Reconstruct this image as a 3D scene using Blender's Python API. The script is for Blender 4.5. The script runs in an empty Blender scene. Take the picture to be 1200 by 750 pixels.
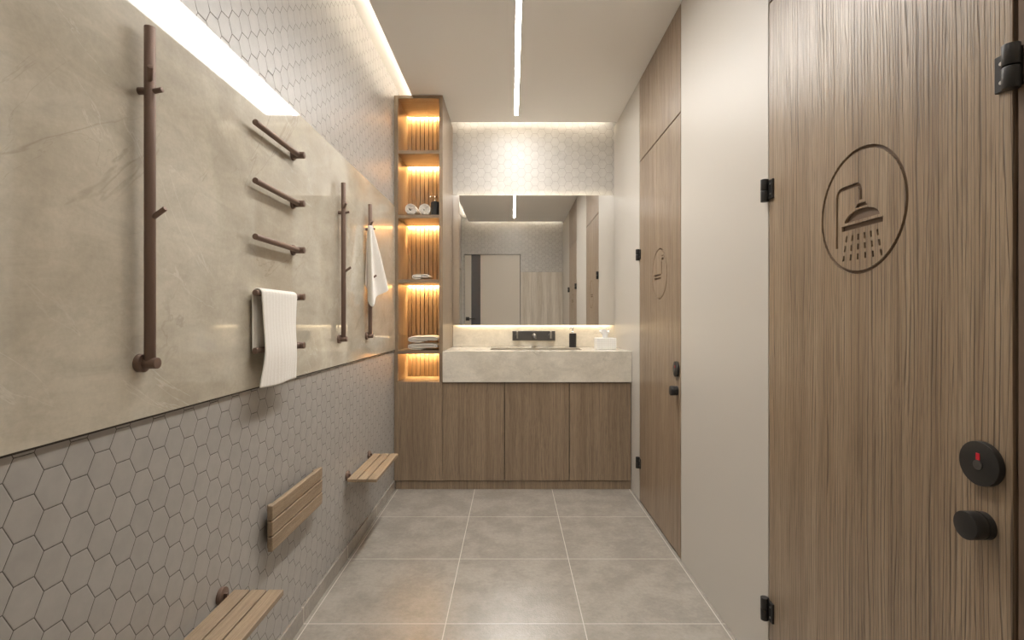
import bpy, bmesh, math, random
from mathutils import Vector, Matrix
random.seed(7)
SC = bpy.context.scene
COL = SC.collection
PI = math.pi
EYE = 1.12
XL, XR, YB, YR = -0.773, 0.781, 3.92, -0.10      # left wall, right wall, back wall, rear wall
ZC, ZU = 2.58, 2.655                             # dropped ceiling, upper ceiling

def at(px, py, y):
    """point of the room on the line of sight through a photo position, at depth y"""
    return Vector(((px-600)*y/600, y, EYE-(py-373)*y/600))

# ------------------------------------------------------------------ materials
class NT:
    def __init__(s, name):
        s.m = bpy.data.materials.new(name); s.m.use_nodes = True
        s.t = s.m.node_tree; s.t.nodes.clear()
        s.out = s.t.nodes.new('ShaderNodeOutputMaterial')
    def n(s, typ, **kw):
        nd = s.t.nodes.new(typ)
        for k, v in kw.items(): setattr(nd, k, v)
        return nd
    def l(s, a, b): s.t.links.new(a, b)
    def put(s, sock, v):
        if isinstance(v, bpy.types.NodeSocket): s.l(v, sock)
        else: sock.default_value = v
    def math(s, op, a, b=None, c=None, clamp=False):
        nd = s.n('ShaderNodeMath', operation=op); nd.use_clamp = clamp
        s.put(nd.inputs[0], a)
        if b is not None: s.put(nd.inputs[1], b)
        if c is not None: s.put(nd.inputs[2], c)
        return nd.outputs[0]
    def pos(s): return s.n('ShaderNodeNewGeometry').outputs['Position']
    def mapping(s, vec, scale=(1,1,1), loc=(0,0,0), rot=(0,0,0)):
        nd = s.n('ShaderNodeMapping'); s.l(vec, nd.inputs[0])
        nd.inputs['Scale'].default_value = scale; nd.inputs['Location'].default_value = loc; nd.inputs['Rotation'].default_value = rot
        return nd.outputs[0]
    def noise(s, vec, scale, detail=2, rough=.5, dist=0):
        nd = s.n('ShaderNodeTexNoise'); s.l(vec, nd.inputs['Vector'])
        nd.inputs['Scale'].default_value = scale; nd.inputs['Detail'].default_value = detail
        nd.inputs['Roughness'].default_value = rough; nd.inputs['Distortion'].default_value = dist
        return nd.outputs[0]
    def range(s, v, a, b, c=0, d=1, smooth=False):
        nd = s.n('ShaderNodeMapRange'); s.put(nd.inputs[0], v)
        if smooth: nd.interpolation_type = 'SMOOTHSTEP'
        for i, x in enumerate((a, b, c, d)): nd.inputs[i+1].default_value = x
        return nd.outputs[0]
    def mix(s, f, a, b, mode='MIX'):
        nd = s.n('ShaderNodeMix', data_type='RGBA', blend_type=mode)
        s.put(nd.inputs[0], f)
        for k, v in ((6, a), (7, b)):
            if isinstance(v, bpy.types.NodeSocket): s.l(v, nd.inputs[k])
            else: nd.inputs[k].default_value = (*v, 1) if len(v) == 3 else v
        return nd.outputs[2]
    def mixf(s, f, a, b):
        return s.math('ADD', a, s.math('MULTIPLY', f, s.math('SUBTRACT', b, a)))
    def bump(s, h, strength=.3, dist=.002, normal=None):
        nd = s.n('ShaderNodeBump'); s.l(h, nd.inputs['Height'])
        nd.inputs['Strength'].default_value = strength; nd.inputs['Distance'].default_value = dist
        if normal is not None: s.l(normal, nd.inputs['Normal'])
        return nd.outputs[0]
    def bsdf(s, color, rough=.5, metal=0, spec=.5, coat=0, coat_rough=.03, normal=None, sheen=0, coat_normal=None, ior=None):
        b = s.n('ShaderNodeBsdfPrincipled')
        if isinstance(color, bpy.types.NodeSocket): s.l(color, b.inputs['Base Color'])
        else: b.inputs['Base Color'].default_value = (*color, 1)
        s.put(b.inputs['Roughness'], rough); b.inputs['Metallic'].default_value = metal
        b.inputs['Specular IOR Level'].default_value = spec
        b.inputs['Coat Weight'].default_value = coat; b.inputs['Coat Roughness'].default_value = coat_rough; b.inputs['Coat IOR'].default_value = 1.5 if coat < 1 else 1.75
        b.inputs['Sheen Weight'].default_value = sheen
        if ior: b.inputs['IOR'].default_value = ior
        if normal is not None: s.l(normal, b.inputs['Normal'])
        if coat_normal is not None: s.l(coat_normal, b.inputs['Coat Normal'])
        s.l(b.outputs[0], s.out.inputs[0])
        return s.m

def emit(name, color, strength):
    s = NT(name); e = s.n('ShaderNodeEmission')
    e.inputs[0].default_value = (*color, 1); e.inputs[1].default_value = strength
    s.l(e.outputs[0], s.out.inputs[0]); return s.m

def plain(name, color, rough=.5, metal=0, spec=.5, nscale=0, nstr=.1, coat=0):
    s = NT(name); nrm = None
    if nscale: nrm = s.bump(s.noise(s.pos(), nscale, 3), nstr, .002)
    return s.bsdf(color, rough, metal, spec, coat, normal=nrm)

def wood(name, dark, mid, light, axis='z', scale=1.0, bump=.35, rough=.29, pore=.74):
    s = NT(name); P = s.pos()
    def st(k): return tuple(k if a == axis else 1 for a in 'xyz')
    wob = s.noise(s.mapping(P, st(.35)), 4.0, 2)
    add = s.n('ShaderNodeVectorMath', operation='ADD'); s.l(P, add.inputs[0])
    cmb = s.n('ShaderNodeCombineXYZ')
    w = s.math('MULTIPLY', s.math('SUBTRACT', wob, .5), .035)
    for a in 'xyz':
        if a != axis: s.l(w, cmb.inputs['xyz'.index(a)])
    s.l(cmb.outputs[0], add.inputs[1]); Q = add.outputs[0]
    tone = s.noise(s.mapping(Q, st(.012)), 24*scale, 4, .6)
    broad = s.noise(s.mapping(Q, st(.05)), 3.6*scale, 2, .5)
    # evenly spaced growth lines across the grain, bent and broken up by noise
    sp = s.n('ShaderNodeSeparateXYZ'); s.l(P, sp.inputs[0])
    ca, cb = ['xyz'.index(a) for a in 'xyz' if a != axis]
    u = s.math('ADD', sp.outputs[ca], sp.outputs[cb])
    bend = s.noise(s.mapping(P, st(.10)), 5.0*scale, 2, .5)
    bend2 = s.noise(s.mapping(P, st(.045)), 34*scale, 2, .55)
    ph = s.math('ADD', s.math('MULTIPLY', u, 105.0*scale), s.math('ADD', s.math('MULTIPLY', bend, 9.0), s.math('MULTIPLY', bend2, 2.6)))
    d = s.math('ABSOLUTE', s.math('SUBTRACT', s.math('FRACT', ph), .5))
    brk = s.noise(s.mapping(Q, st(.05)), 60*scale, 3, .6)
    wd = s.range(brk, .3, .7, .02, .20)
    ln = s.math('SUBTRACT', 1.0, s.math('DIVIDE', d, wd), clamp=True)
    ln = s.math('POWER', ln, .6)
    fine2 = s.noise(s.mapping(Q, st(.03)), 420*scale, 2, .6)
    fine1 = s.noise(s.mapping(Q, st(.016)), 170*scale, 3, .6)
    c = s.mix(s.range(tone, .30, .70, 0, 1, True), mid, light)
    c = s.mix(1.0, c, s.range(broad, .35, .65, .93, 1.06), 'MULTIPLY')
    c = s.mix(s.math('MULTIPLY', s.range(fine1, .50, .36, 0, 1, True), .40), c, dark)
    c = s.mix(s.math('MULTIPLY', ln, pore), c, dark)
    c = s.mix(s.math('MULTIPLY', s.range(fine2, .52, .34, 0, 1), .30), c, dark)
    h = s.math('ADD', s.math('MULTIPLY', ln, -1.0), s.math('MULTIPLY', fine2, .5))
    r = s.range(ln, 0, 1, rough, rough+.2)
    return s.bsdf(c, r, spec=.8, normal=s.bump(h, bump, .0024))

def hexes(name, u, u0, v0, base, grout, rough=.36):
    F, C = .0668, .0517; R3 = math.sqrt(3)
    s = NT(name); P = s.pos(); sp = s.n('ShaderNodeSeparateXYZ'); s.l(P, sp.inputs[0])
    U, V = sp.outputs['XYZ'.index(u)], sp.outputs[2]
    px = s.math('DIVIDE', s.math('SUBTRACT', V, v0), F)
    py = s.math('MULTIPLY', s.math('SUBTRACT', U, u0), R3/(2*C))
    def cell(x, y):
        return (s.math('SUBTRACT', s.math('FLOORED_MODULO', x, 1.0), .5), s.math('SUBTRACT', s.math('FLOORED_MODULO', y, R3), R3/2))
    ax, ay = cell(px, py)
    bx, by = cell(s.math('SUBTRACT', px, .5), s.math('SUBTRACT', py, R3/2))
    def d2(x, y): return s.math('ADD', s.math('MULTIPLY', x, x), s.math('MULTIPLY', y, y))
    f = s.math('GREATER_THAN', d2(ax, ay), d2(bx, by))
    gx, gy = s.mixf(f, ax, bx), s.mixf(f, ay, by)
    gax, gay = s.math('ABSOLUTE', gx), s.math('ABSOLUTE', gy)
    e = s.math('SUBTRACT', .5, s.math('MAXIMUM', gax, s.math('ADD', s.math('MULTIPLY', gax, .5), s.math('MULTIPLY', gay, .8660254))))
    e = s.math('ADD', e, s.math('MULTIPLY', s.math('SUBTRACT', s.noise(P, 160, 2), .5), .012))
    idv = s.n('ShaderNodeCombineXYZ'); s.l(s.math('SUBTRACT', px, gx), idv.inputs[0]); s.l(s.math('SUBTRACT', py, gy), idv.inputs[1])
    rnd = s.n('ShaderNodeTexWhiteNoise', noise_dimensions='2D')
    snap = s.n('ShaderNodeVectorMath', operation='SNAP'); s.l(idv.outputs[0], snap.inputs[0]); snap.inputs[1].default_value = (.25, .25, 1)
    off = s.n('ShaderNodeVectorMath', operation='ADD'); s.l(snap.outputs[0], off.inputs[0]); off.inputs[1].default_value = (.11, .11, 0)
    s.l(off.outputs[0], rnd.inputs['Vector'])
    n = s.noise(P, 22, 4, .6)
    k = s.math('ADD', s.math('MULTIPLY', s.math('SUBTRACT', n, .5), .34), s.math('MULTIPLY', s.math('SUBTRACT', rnd.outputs[0], .5), .07))
    k = s.math('ADD', 1.0, k)
    c = s.mix(1.0, base, k, 'MULTIPLY')
    g = s.range(e, .009, .016, 1, 0, True)
    c = s.mix(g, c, grout)
    hgt = s.math('ADD', s.range(e, .008, .045, 0, 1, True), s.math('MULTIPLY', s.noise(P, 60, 3), .12))
    return s.bsdf(c, s.range(g, 0, 1, rough, .8), spec=.5, normal=s.bump(hgt, .35, .0012))

def marble(name, base, base2, rough=.25, coat=1.0, coat_rough=.02, stretch=(1,1,1), veins=1.0):
    s = NT(name); P = s.mapping(s.pos(), stretch)
    big = s.noise(P, 2.6, 6, .62, .5)
    mid = s.noise(s.mapping(P, (1, .6, 1.6), rot=(.5, 0, 0)), 9, 6, .7, .6)
    grain = s.noise(P, 90, 3, .7)
    c = s.mix(s.range(big, .34, .66, 0, 1, True), base, base2)
    c = s.mix(1.0, c, s.range(mid, .28, .72, .84, 1.10), 'MULTIPLY')
    c = s.mix(1.0, c, s.range(grain, .3, .7, .95, 1.04), 'MULTIPLY')
    def veinset(rot, sc, wdt, gs, g0, g1, seed, dist):
        R = s.mapping(s.pos(), (1.0, 1.0, 1.0), loc=seed, rot=rot)
        R = s.mapping(R, (1, .45, 1.5))
        v = s.math('ABSOLUTE', s.math('SUBTRACT', s.noise(R, sc, 6, .58, dist), .5))
        gate = s.range(s.noise(R, gs, 3), g0, g1, 0, 1, True)
        return s.math('MULTIPLY', s.range(v, 0, wdt, 1, 0, True), gate)
    a = veinset((-.55, 0, 0), 1.7, .0075, 2.6, .47, .62, (0, 0, 0), .8)
    b = veinset((-.85, 0, 0), 3.6, .006, 3.4, .50, .62, (3, 1, 2), 1.0)
    d = veinset((.5, 0, 0), 2.7, .007, 3.0, .50, .62, (7, 5, 1), 1.0)
    c = s.mix(s.math('MULTIPLY', a, .55*veins), c, (.20, .155, .105))
    c = s.mix(s.math('MULTIPLY', b, .42*veins), c, (.24, .19, .13))
    c = s.mix(s.math('MULTIPLY', d, .50*veins), c, (.86, .83, .75))
    return s.bsdf(c, rough, spec=.08, coat=coat, coat_rough=coat_rough)

def floor_mat():
    s = NT('floor_tile'); P = s.pos(); sp = s.n('ShaderNodeSeparateXYZ'); s.l(P, sp.inputs[0])
    T = .5055
    def ed(v, o):
        m = s.math('FLOORED_MODULO', s.math('SUBTRACT', v, o), T)
        return s.math('MINIMUM', m, s.math('SUBTRACT', T, m))
    d = s.math('MINIMUM', ed(sp.outputs[0], -.2435), ed(sp.outputs[1], 2.888))
    g = s.range(d, .0012, .0024, 1, 0, True)
    n1 = s.noise(P, 6, 6, .68); n2 = s.noise(P, 60, 3, .6); n3 = s.noise(P, 260, 2, .5)
    c = s.mix(s.range(n1, .36, .64, 0, 1, True), (.285, .256, .222), (.35, .318, .278))
    c = s.mix(1.0, c, s.range(n2, .3, .7, .92, 1.06), 'MULTIPLY')
    c = s.mix(s.math('MULTIPLY', g, .85), c, (.62, .57, .50))
    h = s.math('ADD', s.math('MULTIPLY', n3, .5), s.math('MULTIPLY', s.noise(P, 120, 3, .6), .8))
    h = s.math('SUBTRACT', h, s.math('MULTIPLY', g, .5))
    return s.bsdf(c, .17, spec=.5, ior=2.0, normal=s.bump(h, .55, .0018))

def painted_glass():
    s = NT('painted_panel'); P = s.pos()
    h = s.noise(P, 420, 2, .6)
    return s.bsdf((.54, .505, .455), .36, spec=.5, normal=s.bump(h, .4, .0012))

def towel_mat(name, axis=None):
    s = NT(name); P = s.pos()
    n = s.noise(P, 420, 3, .7)
    c = s.mix(s.range(n, .3, .7), (.78, .74, .68), (.88, .85, .80))
    h = s.math('MULTIPLY', n, .8)
    if axis:
        sp = s.n('ShaderNodeSeparateXYZ'); s.l(P, sp.inputs[0])
        a = s.math('SINE', s.math('MULTIPLY', sp.outputs['XYZ'.index(axis)], 2*PI/.021))
        b = s.math('SINE', s.math('MULTIPLY', sp.outputs[2], 2*PI/.009))
        st = s.range(a, -.9, .2, 0, 1, True)
        c = s.mix(s.math('MULTIPLY', s.range(a, .3, 1, 0, 1, True), .22), c, (.62, .56, .48))
        h = s.math('ADD', h, s.math('ADD', s.math('MULTIPLY', st, .45), s.math('MULTIPLY', b, .03)))
    return s.bsdf(c, .95, spec=.15, sheen=.2, normal=s.bump(h, .5, .0015))

def grid_box():
    s = NT('white_grid_box'); P = s.pos(); sp = s.n('ShaderNodeSeparateXYZ'); s.l(P, sp.inputs[0]); T = .0134
    ds = []
    for i, o in ((0, .588), (1, 3.5355), (2, CZ)):
        m = s.math('FLOORED_MODULO', s.math('SUBTRACT', sp.outputs[i], o-T/2), T); ds.append(s.math('ABSOLUTE', s.math('SUBTRACT', m, T/2)))
    nrm = s.n('ShaderNodeSeparateXYZ'); s.l(s.n('ShaderNodeNewGeometry').outputs['Normal'], nrm.inputs[0])
    ds = [s.math('ADD', d, s.math('MULTIPLY', s.math('ABSOLUTE', nrm.outputs[i]), .1)) for i, d in enumerate(ds)]
    g = s.range(s.math('MINIMUM', ds[0], s.math('MINIMUM', ds[1], ds[2])), .0006, .0013, 1, 0, True)
    c = s.mix(g, (.82, .81, .79), (.62, .60, .56))
    return s.bsdf(c, .4, normal=s.bump(s.math('SUBTRACT', 1.0, g), .3, .001))
CZ = .9038
OAK = ((.070, .043, .026), (.28, .197, .127), (.37, .275, .185))
M = dict(
    oak=wood('oak_vertical', *OAK, 'z', bump=.5),
    oak_fine=wood('oak_cabinet', (.095, .063, .040), (.265, .19, .123), (.36, .265, .178), 'z', scale=1.5, bump=.3),
    oak_x=wood('oak_across', *OAK, 'x', scale=1.6, bump=.25),
    oak_slat=wood('oak_backing', (.16, .10, .055), (.40, .275, .165), (.50, .36, .225), 'z', scale=1.5, bump=.2),
    seat=wood('seat_oak', (.12, .08, .048), (.29, .205, .13), (.38, .28, .18), 'y', scale=2.6, bump=.25, rough=.42, pore=.55),
    engraved=plain('groove_shade_brown', (.15, .098, .066), .7, nscale=200),  # wood colour darkened to imitate shade in the sign grooves; jamb reuses it
    dark=plain('dark_recess', (.035, .026, .02), .8),
    hex_left=hexes('hex_tile_left', 'Y', .811, .8695, (.375, .355, .33), (.085, .074, .063)),
    hex_back=hexes('hex_tile_back', 'X', .02, 2.20, (.50, .48, .45), (.25, .23, .205)),
    marble=marble('beige_marble', (.47, .42, .335), (.58, .53, .435), veins=.5),
    marble_top=marble('counter_marble', (.62, .57, .48), (.73, .68, .59), coat=.6, coat_rough=.08, veins=.6),
    marble_rear=marble('rear_marble', (.56, .50, .42), (.70, .65, .57), coat=.5, coat_rough=.2, stretch=(5, 1, .25), veins=.1),
    basin=marble('basin_stone', (.33, .29, .23), (.40, .36, .29), coat=.3, coat_rough=.2, veins=.4),
    floor=floor_mat(),
    painted=painted_glass(),
    white=plain('ceiling_paint', (.87, .85, .82), .8, spec=.2),
    cove=plain('cove_paint', (.78, .74, .68), .8, spec=.2),
    door_pale=plain('pale_door', (.62, .57, .50), .35, nscale=300, nstr=.12),
    smoked=plain('smoked_glass', (.10, .105, .115), .12, spec=.6),
    bronze=plain('bronze_metal', (.20, .135, .105), .48, metal=.45, nscale=500, nstr=.25),
    black=plain('black_metal', (.03, .028, .027), .38, metal=.3),
    gun=plain('gunmetal', (.15, .145, .14), .3, metal=.8),
    chrome=plain('chrome', (.8, .79, .77), .12, metal=1),
    steel=plain('steel', (.55, .53, .5), .3, metal=1),
    mirror=plain('mirror_silver', (.90, .895, .88), 0, metal=1),
    red=plain('red_indicator', (.55, .012, .03), .4),
    towel=towel_mat('white_terry'), towel_rib=towel_mat('white_ribbed_terry', 'Y'),
    tissue=plain('tissue_white', (.86, .86, .85), .9),
    box_white=grid_box(),
    bottle=plain('charcoal_bottle', (.028, .027, .027), .3),
    led_warm=emit('led_amber', (1.0, .66, .30), 300),
    led_mirror=emit('led_soft_warm', (1.0, .82, .56), 15),
    led_mirror_top=emit('led_faint_warm', (1.0, .84, .62), 5),
    led_cove=emit('led_cove', (1.0, .93, .82), 24),
    led_white=emit('led_white', (1.0, .96, .90), 45),
)

# ------------------------------------------------------------------ mesh helpers (all in room coordinates)
def bx(bm, x0, x1, y0, y1, z0, z1, bev=0, seg=2):
    r = bmesh.ops.create_cube(bm, size=1, matrix=Matrix.Translation(((x0+x1)/2, (y0+y1)/2, (z0+z1)/2)) @ Matrix.Diagonal((x1-x0, y1-y0, z1-z0, 1)))
    if bev:
        es = list({e for v in r['verts'] for e in v.link_edges})
        bmesh.ops.bevel(bm, geom=es, offset=bev, segments=seg, affect='EDGES', profile=.5)
    return bm
def box(*a, bev=.0015, seg=2):
    bm = bmesh.new(); bx(bm, *a, bev=bev, seg=seg); return bm
def cyl(bm, p, q, r, r2=None, n=28, bev=0):
    p, q = Vector(p), Vector(q); d = q-p; L = d.length
    mt = Matrix.Translation((p+q)/2) @ d.to_track_quat('Z', 'Y').to_matrix().to_4x4()
    res = bmesh.ops.create_cone(bm, cap_ends=True, segments=n, radius1=r, radius2=r if r2 is None else r2, depth=L, matrix=mt)
    if bev:
        es = [e for e in {e for v in res['verts'] for e in v.link_edges} if any(len(f.verts) > 4 for f in e.link_faces)]
        bmesh.ops.bevel(bm, geom=es, offset=bev, segments=2, affect='EDGES', profile=.5)
    return bm
def lathe(bm, c, prof, n=32):
    c = Vector(c); rings = []
    for r, z in prof:
        rings.append([bm.verts.new(c+Vector((r*math.cos(2*PI*i/n), r*math.sin(2*PI*i/n), z))) for i in range(n)])
    for a, b in zip(rings, rings[1:]):
        for i in range(n): bm.faces.new((a[i], a[(i+1) % n], b[(i+1) % n], b[i]))
    bm.faces.new(list(reversed(rings[0]))); bm.faces.new(rings[-1]); return bm
def tube(bm, pts, r, n=14):
    pts = [Vector(p) for p in pts]; rings = []
    for i, p in enumerate(pts):
        t = (pts[min(i+1, len(pts)-1)]-pts[max(i-1, 0)]).normalized()
        q = t.to_track_quat('Z', 'Y')
        rings.append([bm.verts.new(p+q @ Vector((r*math.cos(2*PI*k/n), r*math.sin(2*PI*k/n), 0))) for k in range(n)])
    for a, b in zip(rings, rings[1:]):
        for i in range(n): bm.faces.new((a[i], a[(i+1) % n], b[(i+1) % n], b[i]))
    bm.faces.new(list(reversed(rings[0]))); bm.faces.new(rings[-1]); return bm
def grid(bm, rows):
    V = [[bm.verts.new(p) for p in r] for r in rows]
    for a, b in zip(V, V[1:]):
        for i in range(len(a)-1): bm.faces.new((a[i], a[i+1], b[i+1], b[i]))
    return V
def prism_x(bm, poly, x0, x1):
    """closed outline of (y, z) points, extruded along x"""
    a = [bm.verts.new((x0, y, z)) for y, z in poly]; b = [bm.verts.new((x1, y, z)) for y, z in poly]
    n = len(poly)
    bm.faces.new(a); bm.faces.new(list(reversed(b)))
    for i in range(n): bm.faces.new((a[i], b[i], b[(i+1) % n], a[(i+1) % n]))
    bmesh.ops.recalc_face_normals(bm, faces=bm.faces[:]); return bm

def wpos(o):
    v = Vector(o.location)
    while o.parent: o = o.parent; v += Vector(o.location)
    return v
def obj(name, bm, mat, parent=None, smooth=False, label=None):
    bmesh.ops.recalc_face_normals(bm, faces=bm.faces[:])
    if parent is None:
        xs = [v.co.x for v in bm.verts]; ys = [v.co.y for v in bm.verts]; zs = [v.co.z for v in bm.verts]
        org = Vector(((min(xs)+max(xs))/2, (min(ys)+max(ys))/2, min(zs)))
    else: org = wpos(parent)
    bmesh.ops.translate(bm, verts=bm.verts[:], vec=-org)
    me = bpy.data.meshes.new(name); bm.to_mesh(me); bm.free()
    me.materials.append(M[mat] if isinstance(mat, str) else mat)
    o = bpy.data.objects.new(name, me); COL.objects.link(o)
    if parent is None: o.location = org
    else: o.parent = parent
    if smooth:
        for p in me.polygons: p.use_smooth = True
        if smooth != 'full':
            me.set_sharp_from_angle(angle=math.radians(40))
    if label: o['label'] = label
    return o
def tag(o, label, cat, group=None, kind=None):
    o['label'] = label; o['category'] = cat
    if group: o['group'] = group
    if kind: o['kind'] = kind
    return o
def thing(name, label, cat, loc, group=None, kind=None):
    o = bpy.data.objects.new(name, None); COL.objects.link(o); o.location = loc; o.empty_display_size = .05
    return tag(o, label, cat, group, kind)
def mod_solid(o, t, off=0):
    m = o.modifiers.new('thickness', 'SOLIDIFY'); m.thickness = t; m.offset = off; return m
def mod_sub(o, n=2):
    m = o.modifiers.new('smooth', 'SUBSURF'); m.levels = n; m.render_levels = n; return m

# ------------------------------------------------------------------ the room
S = 'structure'
tag(obj('floor', box(XL-.1, XR+.1, YR-.1, YB+.1, -.06, 0, bev=0), 'floor'), 'large square beige stone floor tiles with pale grout lines', 'floor', kind=S)
tag(obj('wall_left', box(XL-.08, XL, YR-.1, YB+.1, 0, ZU, bev=0), 'hex_left'), 'left wall covered in grey hexagon tiles', 'wall', kind=S)
tag(obj('wall_back', box(XL-.05, XR+.05, YB, YB+.08, 0, ZU, bev=0), 'hex_back'), 'far end wall of pale hexagon tiles above the mirror', 'wall', kind=S)
# rear wall behind the viewpoint (seen in the mirror): opening for the entrance door
DX0, DX1, DZ = -.735, .13, 2.105
b = bmesh.new()
bx(b, XL, DX0, YR-.08, YR, 0, DZ); bx(b, DX1, XR, YR-.08, YR, 1.83, DZ); bx(b, XL, XR, YR-.08, YR, DZ, ZU); bx(b, DX1, XR, YR-.08, YR-.012, 0, 1.83)
tag(obj('wall_front', b, 'hex_back'), 'entrance wall of pale hexagon tiles seen in the mirror', 'wall', kind=S)
tag(obj('trim_1', box(DX1+.002, XR-.002, YR-.012, YR+.004, 0, 1.828), 'marble_rear'), 'streaked beige stone panel beside the entrance door in the mirror', 'wall panel', kind=S)
# right wall: backing and three painted panels
SEAMS = [(3.134, 2.372), (1.557, .797)]     # far and near edge of each cubicle door
b = bmesh.new()
for y0, y1 in ((3.138, YB), (1.561, 2.366), (YR, .776)): bx(b, XR, XR+.028, y0, y1, .0, ZC-.001, bev=.0015)
tag(obj('wall_right', b, 'painted'), 'right wall of glossy cream painted panels between the wooden doors', 'wall', kind=S)
tag(obj('trim_9', box(XR+.028, XR+.09, YR-.08, YB, 0, ZU, bev=0), 'dark'), 'dark backing behind the right wall panels', 'wall', kind=S)
tag(obj('trim_2', box(XR+.001, XR+.028, .778, .791, .0, ZC-.001, bev=.001), 'engraved'), 'dark wooden jamb strip at the right edge beside the shower door', 'trim', kind=S)
DT = 2.072
tag(obj('trim_3', box(XR, XR+.028, 2.374, 3.134, DT+.007, ZC-.002), 'oak'), 'oak panel above the toilet door reaching the ceiling', 'trim', kind=S)
tag(obj('trim_4', box(XR, XR+.028, .799, 1.557, DT+.007, ZC-.002), 'oak'), 'oak panel above the shower door reaching the ceiling', 'trim', kind=S)
# ceiling: upper deck, and the dropped slab with a lit gap on three sides, slotted for the light line
LX, LW, LY0, LY1 = .0315, .0165, .30, 3.685
tag(obj('trim_8', box(XL-.08, XR+.1, YR-.1, YB+.08, ZU, ZU+.06, bev=0), 'cove'), 'pale upper ceiling inside the lit gap along the left wall', 'ceiling', kind=S)
b = bmesh.new()
SX0, SY0, SY1, ST = -.657, 0.02, 3.812, .03
bx(b, SX0, LX-LW, SY0, SY1, ZC, ZC+ST); bx(b, LX+LW, XR+.028, SY0, SY1, ZC, ZC+ST)
bx(b, LX-LW, LX+LW, SY0, LY0, ZC, ZC+ST); bx(b, LX-LW, LX+LW, LY1, SY1, ZC, ZC+ST)
tag(obj('ceiling', b, 'white'), 'smooth dropped white ceiling with lit gaps at its edges', 'ceiling', kind=S)
tag(obj('baseboard_left', box(XL, XL+.009, YR, 3.352, 0, .06, bev=.001), 'floor'), 'low stone baseboard along the left hexagon wall', 'baseboard', kind=S)

# cove lights lying on the slab's edges
for nm, a, lb in (('left', (SX0+.02, SX0+.035, .1, SY1-.1), 'slim warm light strip hidden in the ceiling gap by the left wall'),
                  ('back', (-.42, XR-.03, SY1-.035, SY1-.02), 'slim warm light strip hidden in the ceiling gap above the mirror'),
                  ('rear', (-.6, XR-.03, SY0+.02, SY0+.035), 'slim warm light strip in the ceiling gap above the entrance')):
    tag(obj('cove_light_strip', box(*a, ZC+ST, ZC+ST+.008, bev=0), 'led_cove'), lb, 'light strip', 'cove light strips')

# linear ceiling light
t = thing('ceiling_light', 'long thin white line of light set in the ceiling', 'ceiling light', (LX, (LY0+LY1)/2, ZC))
obj('diffuser', box(LX-LW+.004, LX+LW-.004, LY0+.003, LY1-.003, ZC+.003, ZC+.010, bev=0), 'led_white', t)
b = bmesh.new()
bx(b, LX-LW, LX-LW+.0035, LY0, LY1, ZC-.001, ZC+.028); bx(b, LX+LW-.0035, LX+LW, LY0, LY1, ZC-.001, ZC+.028)
bx(b, LX-LW+.0035, LX+LW-.0035, LY0, LY1, ZC+.012, ZC+.028)
obj('channel', b, 'steel', t)

# marble panels on the left wall
PX = -.765
tag(obj('trim_5', box(XL, PX, YR, 3.35, .913, 1.853, bev=.001), 'marble'), 'long glossy beige marble slab lining the left wall', 'wall panel', kind=S)

tag(obj('trim_7', box(XL, PX-.0015, YR, 3.349, .9095, .9128, bev=0), 'dark'), 'thin dark joint line under the marble slab', 'trim', kind=S)

# ------------------------------------------------------------------ cubicle doors
def ring_poly(cy, cz, r, n=72, a0=0, a1=2*PI): return [(cy+r*math.cos(a0+(a1-a0)*i/n), cz+r*math.sin(a0+(a1-a0)*i/n)) for i in range(n)]
def arc(cy, cz, r, d0, d1, n): return [(cy+r*math.cos(math.radians(d0+(d1-d0)*i/n)), cz+r*math.sin(math.radians(d0+(d1-d0)*i/n))) for i in range(n+1)]
def bar2(p, q, w):
    (a, b_), (c, d) = p, q; L = math.hypot(c-a, d-b_); nx, ny = -(d-b_)/L*w/2, (c-a)/L*w/2
    return [(a+nx, b_+ny), (c+nx, d+ny), (c-nx, d-ny), (a-nx, b_-ny)]
def shower_shapes():
    """outlines of the shower pictogram: u to the right as the viewer sees it, v up, unit = ring radius"""
    sh = []
    # riser, bend and arm in one bent bar
    w = .062; outer = [(-.565-w/2, -.53), (-.565+w/2, -.53), (-.565+w/2, .30)]
    outer += arc(-.43, .30, .135-w/2, 180, 90, 6)
    outer += [(-.10, .435-w/2)] + arc(-.10, .31, .125-w/2, 90, 0, 6)
    outer += [(.025-w/2, .17), (.025+w/2, .17)]
    outer += list(reversed(arc(-.10, .31, .125+w/2, 90, 0, 6))) + list(reversed(arc(-.43, .30, .135+w/2, 180, 90, 6)))
    sh.append(outer)
    sh.append([(-.10, .06), (.17, .06), (.12, .12), (-.05, .12)])                      # collar
    sh.append([(-.37, -.14)] + [(.035+.40*math.cos(math.radians(a)), -.14+.17*math.sin(math.radians(a))) for a in range(168, 11, -12)] + [(.44, -.14)])
    sh.append([(-.44, -.27), (.51, -.27), (.51, -.185), (-.44, -.185)])                # rose
    for k in range(6):
        for j in range(3):
            u0 = -.30+k*.135; s_ = (u0-.035)*.30; v0 = -.36-j*.155
            sh.append(bar2((u0+s_*(.10+j*.36)/1., v0), (u0+s_*(.10+j*.36+.22), v0-.095), .040))
    return sh
def toilet_shapes():
    sh = [[(.28, .66), (.52, .66), (.52, .70), (.28, .70)], [(.28, .50), (.52, .50), (.52, .60), (.28, .60)],   # cistern
          [(.24, -.02), (.33, -.02), (.33, .46), (.24, .46)],                                                # back
          [(-.72, -.07), (.20, -.07), (.20, .0), (-.72, .0)], [(-.66, -.21), (.20, -.21), (.20, -.12), (-.66, -.12)]]
    return sh
DEP = .007
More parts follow.
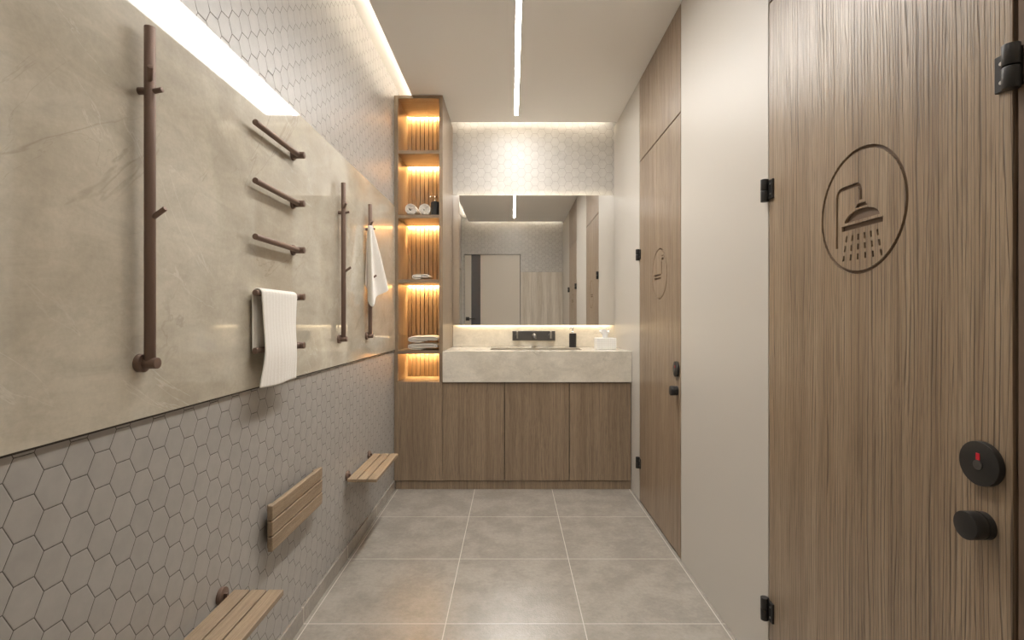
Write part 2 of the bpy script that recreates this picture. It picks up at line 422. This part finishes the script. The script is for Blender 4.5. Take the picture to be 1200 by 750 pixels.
def cubicle_door(n, seam, sign_c, sign_r, shapes, label, what):
    yf, yn = seam
    t = thing('door_%d' % n, label, 'door', (XR+.014, (yf+yn)/2, .008), kind=S)
    slab = box(XR, XR+.028, yn+.002, yf-.0015, .009, DT, bev=.001)
    lf = obj('leaf', slab, 'oak', t)
    # routed grooves: cut the ring and the pictogram into the leaf
    cy, cz = sign_c; cut = bmesh.new(); fl = bmesh.new()
    def place(poly): return [(cy-u*sign_r, cz+v*sign_r) for u, v in poly]       # to the right in view is nearer, -y
    def ring(bm, x0, x1, r0, r1, n=80):
        A = [[bm.verts.new((x, y, z)) for y, z in ring_poly(cy, cz, r, n)] for x, r in ((x0, r1), (x1, r1), (x1, r0), (x0, r0))]
        for k in range(4):
            p, q = A[k], A[(k+1) % 4]
            for i in range(n): bm.faces.new((p[i], p[(i+1) % n], q[(i+1) % n], q[i]))
    ring(cut, XR-.01, XR+DEP, sign_r*.945, sign_r)
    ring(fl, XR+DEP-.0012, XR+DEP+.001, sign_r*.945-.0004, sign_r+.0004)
    for sh in shapes:
        pl = place(sh)
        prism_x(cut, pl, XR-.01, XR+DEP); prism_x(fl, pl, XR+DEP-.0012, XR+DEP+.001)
    bmesh.ops.recalc_face_normals(cut, faces=cut.faces[:])
    co = obj('groove_cutter', cut, 'oak')
    m = lf.modifiers.new('groove', 'BOOLEAN'); m.object = co; m.operation = 'DIFFERENCE'; m.solver = 'EXACT'
    bpy.context.view_layer.update()
    dg = bpy.context.evaluated_depsgraph_get()
    me = bpy.data.meshes.new_from_object(lf.evaluated_get(dg)); lf.modifiers.clear(); lf.data = me
    me.materials.clear(); me.materials.append(M['oak'])
    bpy.data.objects.remove(co, do_unlink=True)
    obj('engraved_sign', fl, 'engraved', t, label='shade-darkened engraved ring with a %s symbol' % what)
    # hinges: barrel on the seam, leaf plate on the door
    def hinge(y, z, dirn):
        b = bmesh.new()
        for z0, z1 in ((z-.034, z-.001), (z+.001, z+.034)): cyl(b, (XR-.012, y, z0), (XR-.012, y, z1), .0115, bev=.001, n=20)
        bx(b, XR-.012, XR+.002, y-.006, y+.006, z-.03, z+.03)
        h = obj('hinge', b, 'black', t, True)
        b = bmesh.new(); y0, y1 = sorted((y, y+dirn*.034)); bx(b, XR-.006, XR+.0005, y0, y1, z-.029, z+.029, bev=.001)
        obj('hinge_plate', b, 'black', h)
        b = bmesh.new()
        for dz in (-.015, .015): cyl(b, (XR-.0075, y+dirn*.022, z+dz), (XR-.004, y+dirn*.022, z+dz), .003, n=10)
        obj('screw', b, 'steel', h)
    for z in (1.508, .237): hinge(yf+.002, z, -1)
    if n == 2: hinge(yn-.008, 1.508, 1)
    # lock rosette with red indicator, and round knob
    ly = yn+.049; z = .880
    r = obj('lock_rosette', cyl(bmesh.new(), (XR, ly, z), (XR-.011, ly, z), .0365, n=56, bev=.001), 'black', t, True)
    obj('indicator', box(XR-.0118, XR-.0105, ly-.0035, ly+.0035, z+.006, z+.017, bev=0), 'red', r, label='red occupied indicator')
    b = bmesh.new(); cyl(b, (XR-.010, ly, z-.002), (XR-.0125, ly, z-.002), .0082, n=28); obj('keyhole_plug', b, 'gun', r, True)
    z = .778; b = bmesh.new()
    cyl(b, (XR, ly, z), (XR-.010, ly, z), .0225, n=40); cyl(b, (XR-.010, ly, z), (XR-.013, ly, z), .0215, n=40); cyl(b, (XR-.013, ly, z), (XR-.033, ly, z), .0228, n=40, bev=.001)
    obj('knob', b, 'black', t, True)
    return t
cubicle_door(1, SEAMS[0], (2.712, 1.355), .136, toilet_shapes(), 'oak toilet door with engraved seat symbol nearer the vanity', 'toilet')
cubicle_door(2, SEAMS[1], (1.150, 1.362), .142, shower_shapes(), 'large oak shower door with engraved shower head symbol', 'shower')

# entrance door in the wall behind (seen in the mirror)
t = thing('door_3', 'pale entrance door with dark glass strip reflected in mirror', 'door', (-.3, YR-.03, 0), kind=S)
b = bmesh.new(); bx(b, DX0+.006, -.627, YR-.06, YR-.02, .005, DZ-.006, bev=.001); bx(b, -.485, DX1-.006, YR-.06, YR-.02, .005, DZ-.006, bev=.001)
bx(b, -.627, -.485, YR-.06, YR-.02, .005, .2); obj('leaf', b, 'door_pale', t)
obj('glass_strip', box(-.627, -.485, YR-.045, YR-.03, .2, DZ-.006, bev=0), 'smoked', t, label='dark smoked glass strip')
b = bmesh.new(); bx(b, -.71, -.655, YR-.02, YR-.012, 1.085, 1.14, bev=.001); cyl(b, (-.682, YR-.02, 1.112), (-.682, YR+.03, 1.112), .009); cyl(b, (-.682, YR+.026, 1.112), (-.56, YR+.026, 1.112), .008)
obj('handle', b, 'black', t, True)

# ------------------------------------------------------------------ shelf tower
TF, TXR = 3.35, -.4535      # front plane, right side of the tower
TXL = XL+.001; TB = 3.665; ZB, ZT = .704, ZC-.001
t = thing('shelf_tower', 'tall oak shelf tower with amber lit niches beside left wall', 'shelf unit', ((TXL+TXR)/2, 3.6, 0))
th = .0235
obj('side_panel', box(TXL, TXL+.0262, TF, YB-.002, ZB, ZT), 'oak_fine', t)
obj('side_panel', box(TXR-th, TXR, TF, YB-.002, .056, ZT), 'oak_fine', t)
b = bmesh.new(); bx(b, TXL+.0262, TXR-th, TF+.0005, TB-.017, 2.559, 2.575, bev=.001); bx(b, TXL+.0262, TXR-th, TF+.002, TB+.05, 2.5735, ZT); obj('top_panel', b, 'oak_x', t)
IX0, IX1 = TXL+.0262, TXR-th
levels = [1.776+.022, 2.197+.022, 1.352+.022, .887+.022]
for zt in sorted(levels, reverse=True):
    b = bmesh.new()
    poly = [(TF+.001, zt-.022), (TB-.017, zt-.022), (TB-.017, zt-.008), (TB-.001, zt-.008), (TB-.001, zt), (TF+.001, zt)]
    obj('shelf', prism_x(b, poly, IX0, IX1), 'oak_x', t)
b = bmesh.new(); n = 9; w = (IX1-IX0)/n
for i in range(n): bx(b, IX0+i*w+.0021, IX0+(i+1)*w-.0021, TB, TB+.014, ZB, 2.559, bev=.0012)
bp = obj('back_panel', b, 'oak_slat', t)
obj('back_board', box(IX0, IX1, TB+.014, TB+.02, ZB, 2.559, bev=0), 'dark', bp)
for zt in [2.559]+[z-.022 for z in sorted(levels, reverse=True)]:
    h = box(IX0+.006, IX1-.004, TB-.0145, TB-.0045, zt+.0085, zt+.0125, bev=0)
    obj('light_strip', h, 'led_warm', t)
obj('cabinet_box', box(TXL, TXR-th-.001, TF+.022, YB-.005, .056, ZB-.012), 'dark', t)
obj('cabinet_top', box(TXL, TXR-th, TF+.001, YB-.005, ZB-.012, ZB), 'oak_x', t)
obj('door', box(TXL+.001, TXR-.0015, TF-.001, TF+.020, .057, ZB-.003), 'oak_fine', t)

# ------------------------------------------------------------------ vanity
VX0, VX1 = TXR+.001, XR-.002
xs = [(518.6-600)*TF/600, (591.2-600)*TF/600, (667.2-600)*TF/600, VX1]
labs = ['oak vanity cabinet next to the shelf tower', 'middle oak vanity cabinet under the faucet', 'oak vanity cabinet nearest the right wall under the tissue box']
for i in range(3):
    a, c = xs[i]+.001, xs[i+1]-.001
    t = thing('vanity_cabinet', labs[i], 'cabinet', ((a+c)/2, 3.6, .055), 'vanity cabinets under the stone counter')
    obj('cabinet_box', box(a, c, TF+.021, YB-.004, .056, .7025), 'dark', t)
    obj('door', box(a+.001, c-.001, TF-.001, TF+.020, .057, .699), 'oak_fine', t)
tag(obj('plinth', box(TXL+.009, VX1, TF+.006, TF+.026, 0.0, .053), 'oak_fine'), 'low oak plinth running along the floor under all cabinets', 'plinth')

# stone counter block with a sunken basin
CF, CB, CZ0, CZ1 = 3.335, 3.905, .704, .9038
BX0, BX1, BY0, BY1, BZ = -.150, .482, 3.50, 3.79, .775
t = thing('counter', 'thick beige stone vanity counter with a sunken basin', 'counter', ((VX0+VX1)/2, 3.6, CZ0))
b = bmesh.new()
ou = [(VX0, CF), (VX1, CF), (VX1, CB), (VX0, CB)]; inn = [(BX0, BY0), (BX1, BY0), (BX1, BY1), (BX0, BY1)]
O1 = [b.verts.new((x, y, CZ1)) for x, y in ou]; O0 = [b.verts.new((x, y, CZ0)) for x, y in ou]
I1 = [b.verts.new((x, y, CZ1)) for x, y in inn]; I0 = [b.verts.new((x, y, CZ0+.02)) for x, y in inn]
for i in range(4):
    j = (i+1) % 4
    b.faces.new((O1[i], O1[j], I1[j], I1[i])); b.faces.new((O0[i], O0[j], O1[j], O1[i])); b.faces.new((I1[i], I1[j], I0[j], I0[i]))
b.faces.new(O0); b.faces.new(I0)
es = [e for e in b.edges if all(abs(v.co.z-CZ1) < 1e-6 for v in e.verts) and len(e.link_faces) == 2 and any(abs(f.normal.z) < .5 for f in e.link_faces)]
b.normal_update(); es = [e for e in b.edges if all(abs(v.co.z-CZ1) < 1e-6 for v in e.verts) and e.calc_face_angle(0) > .5]
bmesh.ops.bevel(b, geom=es, offset=.0025, segments=2, affect='EDGES')
obj('slab', b, 'marble_top', t)
b = bmesh.new(); g = .0006
T1 = [b.verts.new((x, y, CZ1-.003)) for x, y in ((BX0+g, BY0+g), (BX1-g, BY0+g), (BX1-g, BY1-g), (BX0+g, BY1-g))]
T0 = [b.verts.new((x, y, z)) for x, y, z in ((BX0+.012, BY0+.03, BZ+.012), (BX1-.012, BY0+.03, BZ+.012), (BX1-.012, BY1-.02, BZ), (BX0+.012, BY1-.02, BZ))]
for i in range(4): b.faces.new((T1[i], T1[(i+1) % 4], T0[(i+1) % 4], T0[i]))
b.faces.new(T0)
bs = obj('basin', b, 'basin', t)
obj('drain', box(.10, .23, BY1-.05, BY1-.03, BZ+.0, BZ+.004), 'gun', bs)
tag(obj('trim_6', box(VX0+.0005, VX1, CB, YB, .9045, 1.092), 'marble_top'), 'low beige stone backsplash glowing below the mirror', 'backsplash', kind=S)

# mirror with hidden light strips
MX0, MX1, MZ0, MZ1, MF = TXR+.003, XR-.002, 1.068, 2.051, 3.878
t = thing('mirror', 'wide frameless wall mirror above the vanity counter', 'mirror', ((MX0+MX1)/2, MF+.02, MZ0))
obj('mirror_glass', box(MX0, MX1, MF, MF+.005, MZ0, MZ1, bev=0), 'mirror', t)
obj('backing', box(MX0+.02, MX1-.02, MF+.0055, MF+.04, MZ0+.03, MZ1-.03, bev=0), 'gun', t)
for z0, z1 in ((MZ0+.014, MZ0+.022), (MZ1-.022, MZ1-.014)):
    obj('light_strip', box(MX0+.03, MX1-.03, MF+.010, MF+.022, z0, z1, bev=0), 'led_mirror' if z0 < 1.5 else 'led_mirror_top', t)

# wall mounted faucet
t = thing('faucet', 'dark wall mounted faucet with two handles above the basin', 'faucet', (.166, CB, .95))
pf = CB-.012
obj('plate', box(.003, .328, pf, CB, .951, 1.024, bev=.002), 'gun', t)
b = bmesh.new(); cyl(b, (.166, pf, .995), (.166, pf-.012, .995), .021, n=36)
tube(b, [(.166, pf-.01, .995), (.166, pf-.10, .993), (.166, pf-.128, .990), (.166, pf-.140, .982), (.166, pf-.143, .968)], .0125, 20)
obj('spout', b, 'gun', t, True)
for x in (.040, .292):
    b = bmesh.new(); cyl(b, (x, pf, .985), (x, pf-.038, .985), .020, n=36, bev=.002); obj('valve', b, 'gun', t, True)

    b = bmesh.new(); bx(b, x-.0055, x+.0055, pf-.05, pf-.036, .968, 1.022, bev=.002); obj('lever', b, 'steel', t)

def dispenser(x, y, z, r, hb, label):
    t = thing('soap_dispenser', label, 'soap dispenser', (x, y, z), 'charcoal soap dispensers')
    prof = [(r*.93, 0), (r, .003)]
    k = 9
    for i in range(k):
        z0 = .005+(hb-.012)*i/k; z1 = .005+(hb-.012)*(i+1)/k
        prof += [(r, z0), (r, z1-.0022), (r*.975, z1-.0016), (r*.975, z1-.0006)]
    prof += [(r, hb-.004), (r*.92, hb), (r*.45, hb+.001)]
    obj('bottle', lathe(bmesh.new(), (x, y, z), prof), 'bottle', t, True)
    b = lathe(bmesh.new(), (x, y, z+hb), [(r*.42, 0), (r*.42, .010), (r*.30, .014), (r*.16, .015), (r*.16, .030), (r*.34, .031), (r*.36, .040), (r*.2, .043)])
    obj('pump', b, 'chrome', t, True)
    b = tube(bmesh.new(), [(x, y, z+hb+.036), (x-.012, y-.012, z+hb+.037), (x-.026, y-.026, z+hb+.035), (x-.030, y-.030, z+hb+.029)], .0035, 10)
    obj('nozzle', b, 'chrome', t, True)
    return t
dispenser(.4535, 3.82, CZ1, .0275, .105, 'charcoal soap dispenser standing on the stone counter')

t = thing('tissue_box', 'white tissue box with a tissue on the counter corner', 'tissue box', (.655, 3.60, CZ1))
b = bmesh.new(); bx(b, .588, .722, 3.535, 3.667, CZ1, CZ1+.079, bev=.004)
obj('box', b, 'box_white', t)
b = bmesh.new(); rows = []
for i in range(9):
    v = i/8; R = .018+.016*v**1.4-.006*math.sin(v*PI); zz = CZ1+.078+.052*v
    rows.append([Vector((.655+R*1.05*math.cos(a)*(1+.22*v*math.sin(5*a)), 3.60+R*.8*math.sin(a)*(1+.22*v*math.cos(4*a)), zz+v*.010*math.sin(3*a+1))) for a in [2*PI*k/40 for k in range(41)]])
grid(b, rows); bmesh.ops.remove_doubles(b, verts=b.verts[:], dist=1e-5)
o = obj('tissue', b, 'tissue', t, 'full'); mod_solid(o, .0012)

# ------------------------------------------------------------------ towels on the shelves
def spiral_strip(bm, pts, y0, y1):
    rows = []
    ny = 7
    for x, z, in pts:
        rows.append([Vector((x+.0008*math.sin(60*x+5*k), y0+(y1-y0)*k/(ny-1)+.0016*math.sin(70*x+40*z), z)) for k in range(ny)])
    grid(bm, rows); return bm
def rolled_towel(x, z, r, label, a0):
    pts = []; n = 110; turns = 3.6
    for i in range(n+1):
        a = a0+2*PI*turns*i/n; rr = r-.0042-(r-.010)*(i/n)*.98
        pts.append((x+rr*math.cos(a), z+r+rr*math.sin(a)*.97))
    o = obj('rolled_towel', spiral_strip(bmesh.new(), pts, 3.375, 3.585), 'towel', None, 'full')
    mod_solid(o, .0088); mod_sub(o, 1)
    tag(o, label, 'towel', 'rolled white towels on the shelf'); return o
Z2, Z3, Z4 = 1.798, 1.374, .909
rolled_towel(-.672, Z2, .043, 'rolled white towel next to the left side of the shelf', -PI*.45)
rolled_towel(-.580, Z2, .043, 'rolled white towel beside the soap dispenser on the shelf', -PI*.40)
dispenser(-.509, 3.40, Z2+.0005, .0285, .092, 'charcoal soap dispenser on the shelf next to rolled towels')
def folded_towel(x, z, a, h, y0, y1, label, group, t=.0084, loops=1.75, dx=0):
    pts = []; n = 150; b_ = h/2-.004
    for i in range(n+1):
        th = -PI*.5-2*PI*loops*i/n; o_ = .0112*loops*i/n
        c, s_ = math.cos(th), math.sin(th)
        ex = 2/5.0
        X = (a-.004-o_)*math.copysign(abs(c)**ex, c); Zz = max(.0012, b_-o_)*math.copysign(abs(s_)**.75, s_)
        pts.append((x+X, z+h/2+Zz+.0015*math.sin(X*28+dx)))
    o = obj('folded_towel', spiral_strip(bmesh.new(), pts, y0, y1), 'towel', None, 'full')
    mod_solid(o, t); mod_sub(o, 1); tag(o, label, 'towel', group); return o
folded_towel(-.600, Z3+.003, .062, .038, 3.37, 3.52, 'single small folded white towel alone on a shelf', 'folded white towels on the shelves', loops=1.5, dx=1)
folded_towel(-.587, Z4+.003, .104, .0455, 3.37, 3.60, 'lower folded white towel of the pair on the bottom shelf', 'folded white towels on the shelves')
folded_towel(-.587, Z4+.052, .104, .0455, 3.37, 3.60, 'upper folded white towel of the pair on the bottom shelf', 'folded white towels on the shelves', dx=.6)

# ------------------------------------------------------------------ hook rails
def hook_rail(y, label):
    PXr = -.7425
    t = thing('hook_rail', label, 'hook rail', (PX, y, 1.02), 'vertical bronze hook rails on the marble panel')
    obj('pole', cyl(bmesh.new(), (PXr, y, 1.022), (PXr, y, 1.717), .0104, n=32, bev=.001), 'bronze', t, True)
    b = bmesh.new(); cyl(b, (PX, y, 1.028), (PX+.012, y, 1.028), .0190, n=40, bev=.001); cyl(b, (PX+.006, y, 1.028), (PXr+.0165, y, 1.028), .0115, n=32, bev=.0008)
    obj('wall_mount', b, 'bronze', t, True)
    b = bmesh.new(); cyl(b, (PX, y, 1.586), (PXr, y, 1.586), .0075, n=24)
    obj('wall_mount', b, 'bronze', t, True)
    for p, q in (((PXr, y, 1.584), (PXr+.027, y-.002, 1.588)), ((PXr+.002, y-.004, 1.604), (PXr+.0217, y-.030, 1.622)), ((PXr, y, 1.322), (PXr+.033, y-.002, 1.345))):
        obj('peg', cyl(bmesh.new(), p, q, .0052, n=20, bev=.0006), 'bronze', t, True)
    return t
hook_rail(1.05, 'large near bronze hook rail without towel left of the towel bars')
hook_rail(2.257, 'bare bronze hook rail between the towel bars and hanging towel')
hook_rail(2.681, 'far bronze hook rail with a white towel hanging on it')

# cantilevered towel bars
zs = [1.688, 1.519, 1.357, 1.194, 1.026]
tl = ['highest bare bronze towel bar near the top of the marble', 'second bare bronze towel bar from the top',
      'bare bronze towel bar just above the one holding a towel', 'bronze towel bar with a white ribbed towel draped over it',
      'lowest bronze towel bar mostly hidden behind the ribbed towel']
for z, lb in zip(zs, tl):
    t = thing('towel_bar', lb, 'towel bar', (PX, 1.783, z), 'short bronze towel bars on the marble panel')
    obj('bar', cyl(bmesh.new(), (-.743, 1.481, z), (-.743, 1.79, z), .0088, n=28, bev=.0008), 'bronze', t, True)
    b = bmesh.new(); cyl(b, (PX, 1.783, z), (PX+.007, 1.783, z), .0185, n=36, bev=.001); cyl(b, (PX+.005, 1.783, z), (-.722, 1.783, z), .0115, n=28, bev=.0008)
    obj('wall_mount', b, 'bronze', t, True)

# ribbed towel over the fourth bar
zb = zs[3]; rows = []
path = []      # (x, z, flap) from the back hem over the bar to the front hem
for i in range(13): path.append((-.7562+.0006*math.sin(i), 1.02+(zb-1.02)*i/12, -1+i/12))
for i in range(1, 12):
    a = PI-PI*i/12; path.append((-.743+.0128*math.cos(a), zb+.0128*math.sin(a), 0))
for i in range(27): path.append((-.7302, zb-(zb-.918)*i/26, i/26))
for x, z, f in path:
    r = []
    for k in range(25):
        u = k/24
        y0, y1 = 1.492, 1.738
        if f > 0:
            y0 = 1.492+.010*math.sin(f*PI)-.022*max(0, f-.35)**1.2*1.6; y1 = 1.738-.022*math.sin(min(1, f*1.3)*PI*.55)+.010*f*f
        elif f < 0: y0, y1 = 1.490, 1.730
        xx = x
        if f > 0: xx += .003*f*math.sin(u*9+f*3)+.010*f*math.exp(-((f-.62)/.25)**2)+.003*f
        zz = z-(.004*math.sin(u*5)+.004*u*u)*(max(0, f)**4)
        r.append(Vector((xx, y0+(y1-y0)*u, zz)))
    rows.append(r)
b = bmesh.new(); grid(b, rows)
o = obj('ribbed_towel', b, 'towel_rib', None, 'full'); mod_solid(o, .0055); mod_sub(o, 1)
tag(o, 'white ribbed hand towel draped over a bronze towel bar', 'towel')

# towel hanging on the far rail: folds fan out from the hook
ap = Vector((-.7395+.004, 2.655, 1.597))
hem = [(438, 327, 2.735), (431, 325, 2.70), (426.6, 329.5, 2.645), (428.6, 337, 2.665), (432.5, 342, 2.690), (430.0, 349, 2.668), (433.0, 357.5, 2.652), (437.2, 361, 2.640), (439.2, 354, 2.668),
       (440.2, 347.5, 2.700), (444, 346, 2.715), (450, 343.5, 2.730), (456.3, 340.5, 2.742), (453.5, 336, 2.760), (448, 334, 2.765), (442, 331, 2.755)]
H = [at(*h) for h in hem]
for v in H: v.x = max(v.x, PX+.004)
b = bmesh.new(); rows = []
nv = 22
for i in range(nv+1):
    s_ = i/nv; r = []
    for k, h in enumerate(H):
        a = k/(len(H)-1)*2*PI*.8
        top = ap+Vector((.010*math.cos(a+2.6), .010*math.sin(a+2.6), .003))
        spread = s_**.92
        p = top.lerp(h, spread); p.z = top.z+(h.z-top.z)*s_
        fold = (0, 0, 0, -.3, -1, .2, .8, .6, -.5, -1, -.2, .3, .2, 0, 0, 0)[k]
        p.x += .007*math.sin(s_*PI)*fold; p.y += .004*math.sin(s_*PI)*-fold
        p.x = max(p.x, PX+.003)
        r.append(p)
    rows.append(r)
grid(b, rows)
o = obj('hanging_towel', b, 'towel', None, 'full'); mod_sub(o, 2); mod_solid(o, .0035)
tag(o, 'white hand towel hanging from the peg of the far hook rail', 'towel')

# ------------------------------------------------------------------ folding seats
def seat_open(y0, y1, z, label):
    t = thing('folding_seat', label, 'folding seat', (XL, (y0+y1)/2, z), 'slatted folding wall seats')
    x0, x1 = -.757, -.618; n = 3; w = (x1-x0)/n
    for i in range(n): obj('slat', box(x0+i*w+.002, x0+(i+1)*w-.002, y0, y1, z-.008, z+.007, bev=.002), 'seat', t)
    for y in (y0+.05, y1-.05): obj('batten', box(x0+.006, x1-.012, y-.010, y+.010, z-.019, z-.008, bev=.001), 'seat', t)
    for y in (y0+.048, y1-.035):
        b = bmesh.new(); cyl(b, (XL, y, z+.008), (XL+.011, y, z+.008), .0225, n=40, bev=.001); bx(b, XL+.008, x0+.004, y-.004, y+.004, z-.012, z+.016)
        obj('wall_mount', b, 'bronze', t, True)
    return t
def seat_folded(y0, y1, z0, z1, label):
    t = thing('folding_seat', label, 'folding seat', (XL, (y0+y1)/2, z0), 'slatted folding wall seats')
    n = 3; h = (z1-z0)/n
    for i in range(n): obj('slat', box(XL+.020, XL+.036, y0, y1, z0+i*h+.002, z0+(i+1)*h-.002, bev=.003), 'seat', t)
    for y in (y0+.028, y1-.028): obj('batten', box(XL+.011, XL+.020, y-.010, y+.010, z0+.006, z1-.006, bev=.001), 'seat', t)
    for y in (y0+.10, y1-.06):
        obj('wall_mount', cyl(bmesh.new(), (XL, y, z0+.05), (XL+.0112, y, z0+.05), .0225, n=40, bev=.001), 'bronze', t, True)
    return t
seat_open(.945, 1.392, .376, 'unfolded slatted wooden seat nearest the camera at bottom edge')
seat_folded(1.575, 1.992, .398, .544, 'slatted wooden seat folded up flat against the hexagon tiles')
seat_open(2.345, 2.792, .376, 'unfolded slatted wooden seat on left wall near the shelf tower')

# ------------------------------------------------------------------ lamps, camera, world
def area(name, loc, sx, sy, power, color, rot=(0, 0, 0)):
    l = bpy.data.lights.new(name, 'AREA'); l.shape = 'RECTANGLE'; l.size = sx; l.size_y = sy; l.energy = power; l.color = color
    o = bpy.data.objects.new(name, l); COL.objects.link(o); o.location = loc; o.rotation_euler = rot; return o
area('ceiling_lamp', (LX, (1.72+3.67)/2, ZC-.004), .40, 1.95, 12, (1, .975, .93))
dl = area('added_down_fill', (LX, (.8+3.67)/2, ZC-.006), .10, 2.87, 10, (1, .975, .93)); dl.data.spread = math.radians(112)  # added unseen fill for floor and lower walls, not a separate fixture

w = bpy.data.worlds.new('room_dark'); SC.world = w; w.use_nodes = True
w.node_tree.nodes['Background'].inputs[0].default_value = (.9, .86, .8, 1); w.node_tree.nodes['Background'].inputs[1].default_value = .02

cam = bpy.data.cameras.new('camera'); co = bpy.data.objects.new('camera', cam); COL.objects.link(co)
co.location = (0, 0, EYE); co.rotation_euler = (PI/2, 0, 0); cam.sensor_width = 36; cam.lens = 18; cam.clip_start = .01
cam.shift_y = -2/1200
SC.camera = co
vs = SC.view_settings; vs.view_transform = 'Standard'; vs.look = 'None'; vs.gamma = 1; vs.exposure = 0.52; vs.use_curve_mapping = False
cy = SC.cycles
cy.use_denoising = True; cy.max_bounces = 12; cy.diffuse_bounces = 7; cy.glossy_bounces = 6; cy.sample_clamp_indirect = 8; cy.caustics_reflective = True; cy.blur_glossy = .5
